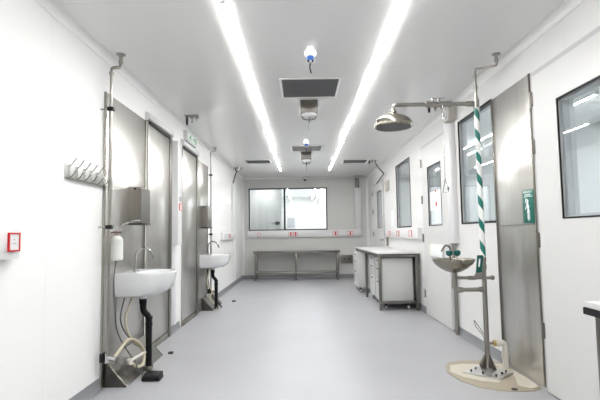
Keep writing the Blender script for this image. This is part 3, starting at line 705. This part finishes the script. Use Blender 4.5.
# drain elbow in white pvc, stub to post
mb = MB(); mb.cyl((PX, PY, .225), (PX + .06, PY + .0, .225), .012); mb.build('outlet_stub', 'steel_t', t)
MB().cyl((PX + .055, PY, .225), (PX + .075, PY, .225), .028).build('outlet_ring', 'brass', t)
w = MB(); w.pipe([(PX + .075, PY, .225), (PX + .155, PY, .225), (PX + .155, PY, .014)], .027, 18, .035)
w.cyl((PX + .08, PY, .225), (PX + .1, PY, .225), .032); w.cyl((PX + .155, PY, .1), (PX + .155, PY, .14), .032); w.build('waste_elbow', 'pvc', t)
MB().tube([(PX - .024, PY - .01, .3), (PX - .1, PY, .42), (PX - .085, PY, .36), (PX - .03, PY - .01, .28), (PX - .025, PY - .02, .14)], .003, 6).build('wire', 'cable', t)

# screed patch on floor
poly = [(1.21, 3.91), (1.26, 4.11), (1.32, 4.21), (1.45, 4.25), (1.62, 4.25), (1.78, 4.2), (1.79, 3.9), (1.79, 3.5), (1.72, 3.45), (1.61, 3.44), (1.46, 3.46), (1.34, 3.54), (1.25, 3.7)]
t = thing('floor_patch', 'beige screed patch on the floor around the emergency shower base', 'floor patch', (1.5, 3.85, 0))
mb = MB(); mb.prism(poly, 2, .0005, .006); mb.build('screed', 'beige', t)
mb = MB(); mb.prism([(1.24, 3.92), (1.30, 4.10), (1.42, 4.14), (1.55, 4.12), (1.7, 4.0), (1.68, 3.8), (1.52, 3.63), (1.40, 3.68), (1.3, 3.78)], 2, .006, .009); mb.build('pale_screed', 'cream', t)
mb = MB(); mb.prism([(1.68, 4.14), (1.785, 4.1), (1.79, 3.75), (1.79, 3.52), (1.70, 3.48), (1.64, 3.56), (1.7, 3.72), (1.72, 3.83)], 2, .006, .011); mb.build('white_screed', 'cream', t)
MB().cyl((1.575, 3.475, .006), (1.575, 3.475, .012), .022).build('plug', 'dark', t)

# emergency sign
def text_mesh(parent, s, size, pos, face, mat, name='lettering', align='CENTER'):
    cu = bpy.data.curves.new('t', 'FONT'); cu.body = s; cu.size = size; cu.align_x = align; cu.align_y = 'CENTER'; cu.extrude = .0006; cu.resolution_u = 2
    o = bpy.data.objects.new('t', cu); COL.objects.link(o); bpy.context.view_layer.update()
    me = bpy.data.meshes.new_from_object(o.evaluated_get(bpy.context.evaluated_depsgraph_get())); bpy.data.objects.remove(o); bpy.data.curves.remove(cu)
    # face '-x': reader looks towards +x, so text runs along -y ; '+x': text runs along +y
    R = Matrix(((0, 0, -1), (-1, 0, 0), (0, 1, 0))) if face == '-x' else Matrix(((0, 0, 1), (1, 0, 0), (0, 1, 0)))
    off = Vector((0, 0, 0)); q = parent
    while q is not None: off += q.location; q = q.parent
    me.transform(Matrix.Translation(Vector(pos) - off) @ R.to_4x4())
    me.materials.clear(); me.materials.append(M[mat])
    ob = bpy.data.objects.new(name, me); COL.objects.link(ob); ob.parent = parent; return ob
sx = XR - .0165
t = thing('emergency_sign', 'green emergency shower sign with white figure on steel panel', 'sign', (sx, 3.585, 1.25))
MB().box(sx - .003, sx, 3.475, 3.645, 1.25, 1.515, .001).build('plate', 'sgreen', t)
xx = sx - .0032
mb = MB(); mb.box(xx - .0006, xx, 3.485, 3.635, 1.458, 1.462); mb.build('rule', 'swhite', t)
text_mesh(t, 'EMERGENCY', .025, (xx - .0006, 3.56, 1.497), '-x', 'swhite'); text_mesh(t, 'SHOWER', .023, (xx - .0006, 3.56, 1.473), '-x', 'swhite')
mb = MB()
def dsc(y, z, r): mb.cyl((xx - .001, y - .03, z), (xx, y - .03, z), r, seg=16)
def bar(pts, w): mb.tube([(xx - .0003, a - .03, b) for a, b in pts], w, 6, smooth=False)
dsc(3.595, 1.425, .014); bar([(3.60, 1.44), (3.62, 1.445), (3.625, 1.41)], .004)
bar([(3.595, 1.41), (3.585, 1.365)], .01); bar([(3.595, 1.40), (3.615, 1.385), (3.63, 1.36)], .005); bar([(3.59, 1.395), (3.57, 1.375)], .005); bar([(3.585, 1.365), (3.6, 1.335)], .006); bar([(3.585, 1.365), (3.57, 1.335)], .006)
for k in range(4): bar([(3.565, 1.325 - k * .013), (3.605, 1.325 - k * .013)], .0035)
bar([(3.585, 1.35), (3.585, 1.27)], .004)
mb.build('pictogram', 'swhite', t)

# exit sign
t = thing('exit_sign', 'white exit sign with green running figure above the far steel door', 'sign', (XL + .05, 6.38, 2.48))
MB().box(XL + .001, XL + .05, 6.1, 6.66, 2.5, 2.64, .004).build('case', 'trunk', t)
px = XL + .0502
MB().box(px, px + .002, 6.13, 6.63, 2.515, 2.63).build('legend_plate', 'swhite', t)
mb = MB(); px2 = px + .002
for a, b, c2, d2_ in ((6.13, 6.63, 2.622, 2.628), (6.13, 6.63, 2.516, 2.522), (6.13, 6.14, 2.522, 2.622), (6.62, 6.63, 2.522, 2.622)): mb.box(px2, px2 + .001, a, b, c2, d2_)
mb.build('green_border', 'exitg', t)
mb = MB()
def b2(pts, w): mb.tube([(px2 + .0005, a, b) for a, b in pts], w, 6, smooth=False)
mb.cyl((px2, 6.30, 2.606), (px2 + .001, 6.30, 2.606), .012, seg=12)
b2([(6.29, 2.592), (6.27, 2.562)], .009); b2([(6.29, 2.585), (6.33, 2.575)], .005); b2([(6.285, 2.588), (6.245, 2.58), (6.24, 2.565)], .005); b2([(6.27, 2.562), (6.3, 2.55), (6.30, 2.528)], .006); b2([(6.27, 2.562), (6.24, 2.54), (6.2, 2.54)], .006)
b2([(6.42, 2.57), (6.52, 2.57)], .007); b2([(6.48, 2.6), (6.525, 2.57), (6.48, 2.54)], .006)
b2([(6.56, 2.53), (6.56, 2.61), (6.6, 2.61), (6.6, 2.53)], .005)
mb.build('running_figure', 'exitg', t)
MB().box(XL + .001, XL + .045, 6.12, 6.64, 2.488, 2.4985).build('lower_bracket', 'gray_trim', t)

# wall speaker box
t = thing('alarm_sounder', 'beige wall box with round white sounder above upright trunking', 'alarm box', (XR, 5.22, 2.48))
MB().box(XR - .1, XR - .001, 5.12, 5.32, 2.485, 2.64, .006).build('case', 'beige_box', t)
MB().cyl((XR - .1, 5.22, 2.565), (XR - .116, 5.22, 2.565), .062, seg=28).build('sounder', 'trunk', t)
MB().cyl((XR - .116, 5.22, 2.565), (XR - .119, 5.22, 2.565), .03, seg=20).build('sounder_centre', 'gray_trim', t)

# thermostat and box
t = thing('thermostat', 'small beige control box on the right wall beside window', 'thermostat', (XR, 9.3, 2.05))
MB().box(XR - .05, XR - .001, 9.2, 9.5, 2.05, 2.26, .012).build('case', 'beige_box', t)
MB().box(XR - .075, XR - .05, 9.22, 9.34, 2.04, 2.22, .006).build('cover', 'beige_box', t)

# papers
def paper(name, x, y0, y1, z0, z1, label, mat='paper', cat='paper'):
    MB().box(x - .0015, x, y0, y1, z0, z1).build(name, mat, label=label, cat=cat)
paper('paper_sheet', XR - .012, 5.79, 6.28, 1.48, 1.74, 'white paper taped inside the window of middle door')
paper('paper_sheet', XR - .001, 6.78, 7.0, 1.38, 1.66, 'white notice sheet on the wall left of the middle door')
paper('paper_sheet', XR - .001, 8.85, 9.12, 1.3, 1.62, 'white notice sheet left of the tall narrow window')
paper('red_sticker', XR - .0145, 5.96, 6.02, 1.53, 1.59, 'small red sticker on paper in middle door window', 'red', 'sticker')
paper('red_sticker', XR - .0145, 5.98, 6.03, 1.72, 1.75, 'small red tab on the top edge of the door paper', 'red', 'sticker')
t = thing('plastic_bag', 'pale translucent bag hung on the middle door behind the eyewash', 'bag', (XR - .05, 5.97, .85))
mb = MB(); mb.box(XR - .06, XR - .026, 5.72, 6.2, .86, 1.02, .012); mb.build('bag', 'paper', t)
MB().box(XR - .061, XR - .025, 6.2, 6.225, .86, 1.03, .006).build('yellow_edge', 'yellowish', t)

# ------------------------------------------------------------------ ceiling fittings
def grille(x0, x1, y0, y1, label, mat='grid', half=None):
    t = thing('ceiling_grille', label, 'ceiling grille', ((x0 + x1) / 2, (y0 + y1) / 2, ZC))
    mb = MB(); w = .022
    for b in ((x0, x1, y0, y0 + w), (x0, x1, y1 - w, y1), (x0, x0 + w, y0 + w, y1 - w), (x1 - w, x1, y0 + w, y1 - w)): mb.box(b[0], b[1], b[2], b[3], ZC - .012, ZC - .001)
    mb.build('frame', 'white', t)
    MB().box(x0 + w, x1 - w, y0 + w, y1 - w, ZC - .006, ZC - .001).build('mesh_panel', mat, t)
    mb = MB(); n = 26
    for k in range(1, n):
        y = y0 + w + (y1 - y0 - 2 * w) * k / n; mb.box(x0 + w, x1 - w, y - .002, y + .002, ZC - .009, ZC - .006)
    mb.build('louvre', 'grid_l' if mat == 'grid_l' else 'grid', t)
    for a in (x0 + w + .04, x1 - w - .04):
        for b in (y0 + w + .03, y1 - w - .03): MB().cyl((a, b, ZC - .009), (a, b, ZC - .012), .009, seg=10).build('screw', 'chrome', t)
    return t
grille(-.2, .405, 4.26, 4.88, 'large square dark mesh grille in middle of the ceiling')
g2 = grille(-.17, .38, 7.64, 8.14, 'square pale mesh grille above the farther steel box', 'grid_l')
MB().box(.2, .35, 7.68, 8.1, ZC - .0125, ZC - .0095).build('dark_flap', 'grid', g2)
grille(-1.15, -.62, 9.06, 9.5, 'dark ceiling grille on the left near the end wall')
grille(.88, 1.41, 9.2, 9.7, 'dark ceiling grille on the right near the end wall')
def beacon(y, label):
    t = thing('ceiling_sensor', label, 'sensor', (.09, y, ZC), 'blue-banded ceiling sensors')
    MB().lathe([(0, 0), (.028, 0), (.03, -.02), (.046, -.032), (.05, -.05), (.046, -.066), (.03, -.075), (0, -.075)], (.09, y, ZC), 28).build('body', 'glow', t)  # white sensor body given faint emission so it looks brighter
    MB().lathe([(0, 0), (.027, 0), (.027, -.022), (.02, -.034), (0, -.034)], (.09, y, ZC - .0755), 24).build('blue_band', 'blue', t)
    mb = MB(); mb.box(.055, .125, y - .02, y + .02, ZC - .128, ZC - .11, .006); mb.build('cross_piece', 'trunk', t)
    for s in (-.018, .018): MB().cyl((.09 + s, y - .021, ZC - .12), (.09 + s, y - .012, ZC - .12), .009, seg=12).build('eye', 'black', t)
    MB().tube([(.09, y, ZC - .128), (.085, y, ZC - .17), (.095, y, ZC - .215)], .006, 8).build('probe', 'blackp', t)
beacon(3.55, 'near ceiling sensor with blue band and black probe')
beacon(7.15, 'farther ceiling sensor with blue band beside pale grille')
def boxlamp(y, label):
    t = thing('ceiling_junction_box', label, 'junction box', (.1, y, ZC), 'steel boxes hung under the ceiling')
    MB().box(.005, .195, y, y + .2, 2.545, ZC - .001, .006).build('box', 'steel_d', t)
    for s in (-.012, .202): MB().box(s, s + .01, y + .01, y + .19, 2.56, ZC - .001, .003).build('side_flange', 'trunk', t)
    MB().lathe([(0, 0), (.08, 0), (.085, -.015), (.07, -.032), (.03, -.04), (0, -.04)], (.1, y + .05, 2.545), 28).build('white_cover', 'trunk', t)
    mb = MB(); mb.tube([(.03, y + .03, 2.53), (.03, y + .02, 2.49), (.06, y + .02, 2.475), (.1, y + .02, 2.47), (.14, y + .02, 2.475), (.17, y + .02, 2.49), (.17, y + .03, 2.53)], .006, 8); mb.build('bail', 'dark', t)
    mb = MB(); mb.tube([(.1, y + .03, 2.505), (.1, y + .02, 2.44)], .009, 8, smooth=False); mb.tube([(.1, y + .02, 2.44), (.092, y + .02, 2.39), (.1, y + .02, 2.35)], .003, 6); mb.build('hook', 'dark', t)
boxlamp(4.98, 'near steel junction box under the ceiling behind dark grille')
boxlamp(8.2, 'farther steel junction box under the ceiling behind pale grille')
t = thing('security_camera', 'small white dome camera with black eye above end window', 'camera', (.1, YB - .1, 2.6))
MB().lathe([(0, .0), (.05, 0), (.055, -.03), (.045, -.06), (0, -.06)], (.1, YB - .11, ZC - .001), 24).build('housing', 'trunk', t)
MB().lathe([(0, 0), (.04, 0), (.034, -.03), (.015, -.045), (0, -.047)], (.1, YB - .11, ZC - .062), 24).build('lens_dome', 'black', t)

def ceiling_plate(x, y, label, n=3, s=.1, seed=0, long=.1):
    t = thing('ceiling_bracket', label, 'cable entry plate', (x, y, ZC))
    random.seed(seed)
    MB().box(x - s, x + s, y - s * .7, y + s * .7, ZC - .008, ZC - .001, .002).build('plate', 'steel_t', t)
    for k in range(n):
        cx = x - s * .7 + 1.4 * s * k / max(1, n - 1); h = long * (1 - .25 * k)
        MB().cyl((cx, y, ZC - .008), (cx, y, ZC - .008 - h), .016, .013, 12).build('cable_gland', ['blackp', 'chrome', 'pvc'][k % 3], t)
        MB().cyl((cx, y, ZC - .02), (cx, y, ZC - .035), .022, seg=6).build('lock_nut', 'steel_d', t)
    return t
ceiling_plate(-1.37, 5.6, 'steel ceiling plate with cable glands above the exit sign', 3, .09, 1, .11)
ceiling_plate(-1.42, 10.15, 'small ceiling plate with glands in the far left', 3, .09, 2, .06)
ceiling_plate(1.5, 9.4, 'small ceiling plate with glands beside the right grille', 3, .09, 3, .06)
ceiling_plate(1.62, 5.3, 'steel ceiling plate with glands above the alarm box', 3, .11, 5, .08)
MB().tube([(-1.46, 10.15, 2.63), (-1.5, 10.2, 2.55), (-1.575, 10.33, 2.37)], .013, 8).build('cable', 'dark', label='bent dark cable from ceiling plate to far left wall trunking', cat='cable')
MB().tube([(1.57, 9.4, 2.64), (1.6, 9.35, 2.56), (1.7, 9.3, 2.43), (1.72, 9.35, 2.40), (1.75, 9.9, 2.38), (1.78, 10.6, 2.34)], .011, 8).build('cable', 'dark', label='bent dark cable hanging from plate on the far right ceiling', cat='cable')

# ------------------------------------------------------------------ camera and render look
cd = bpy.data.cameras.new('camera'); cam = bpy.data.objects.new('camera', cd); COL.objects.link(cam)
f = 450.0; cd.sensor_fit = 'HORIZONTAL'; cd.sensor_width = 36; cd.lens = 36 * f / 600; cd.clip_start = .05
r = Vector((0.99987678, 0.0044339, -0.01505899)); u = Vector((0.01534285, -0.07307562, 0.99720838)); w = Vector((-0.00332108, 0.99731655, 0.07313465))
cam.matrix_world = Matrix(((r.x, u.x, -w.x, 0), (r.y, u.y, -w.y, 0), (r.z, u.z, -w.z, 1.2), (0, 0, 0, 1)))
SC.camera = cam
wd = bpy.data.worlds.new('world'); SC.world = wd; wd.use_nodes = True; wd.node_tree.nodes['Background'].inputs[0].default_value = (.02, .02, .02, 1)
vs = SC.view_settings; vs.view_transform = 'Standard'; vs.look = 'None'; vs.gamma = 1; vs.use_curve_mapping = False; vs.exposure = 0.78
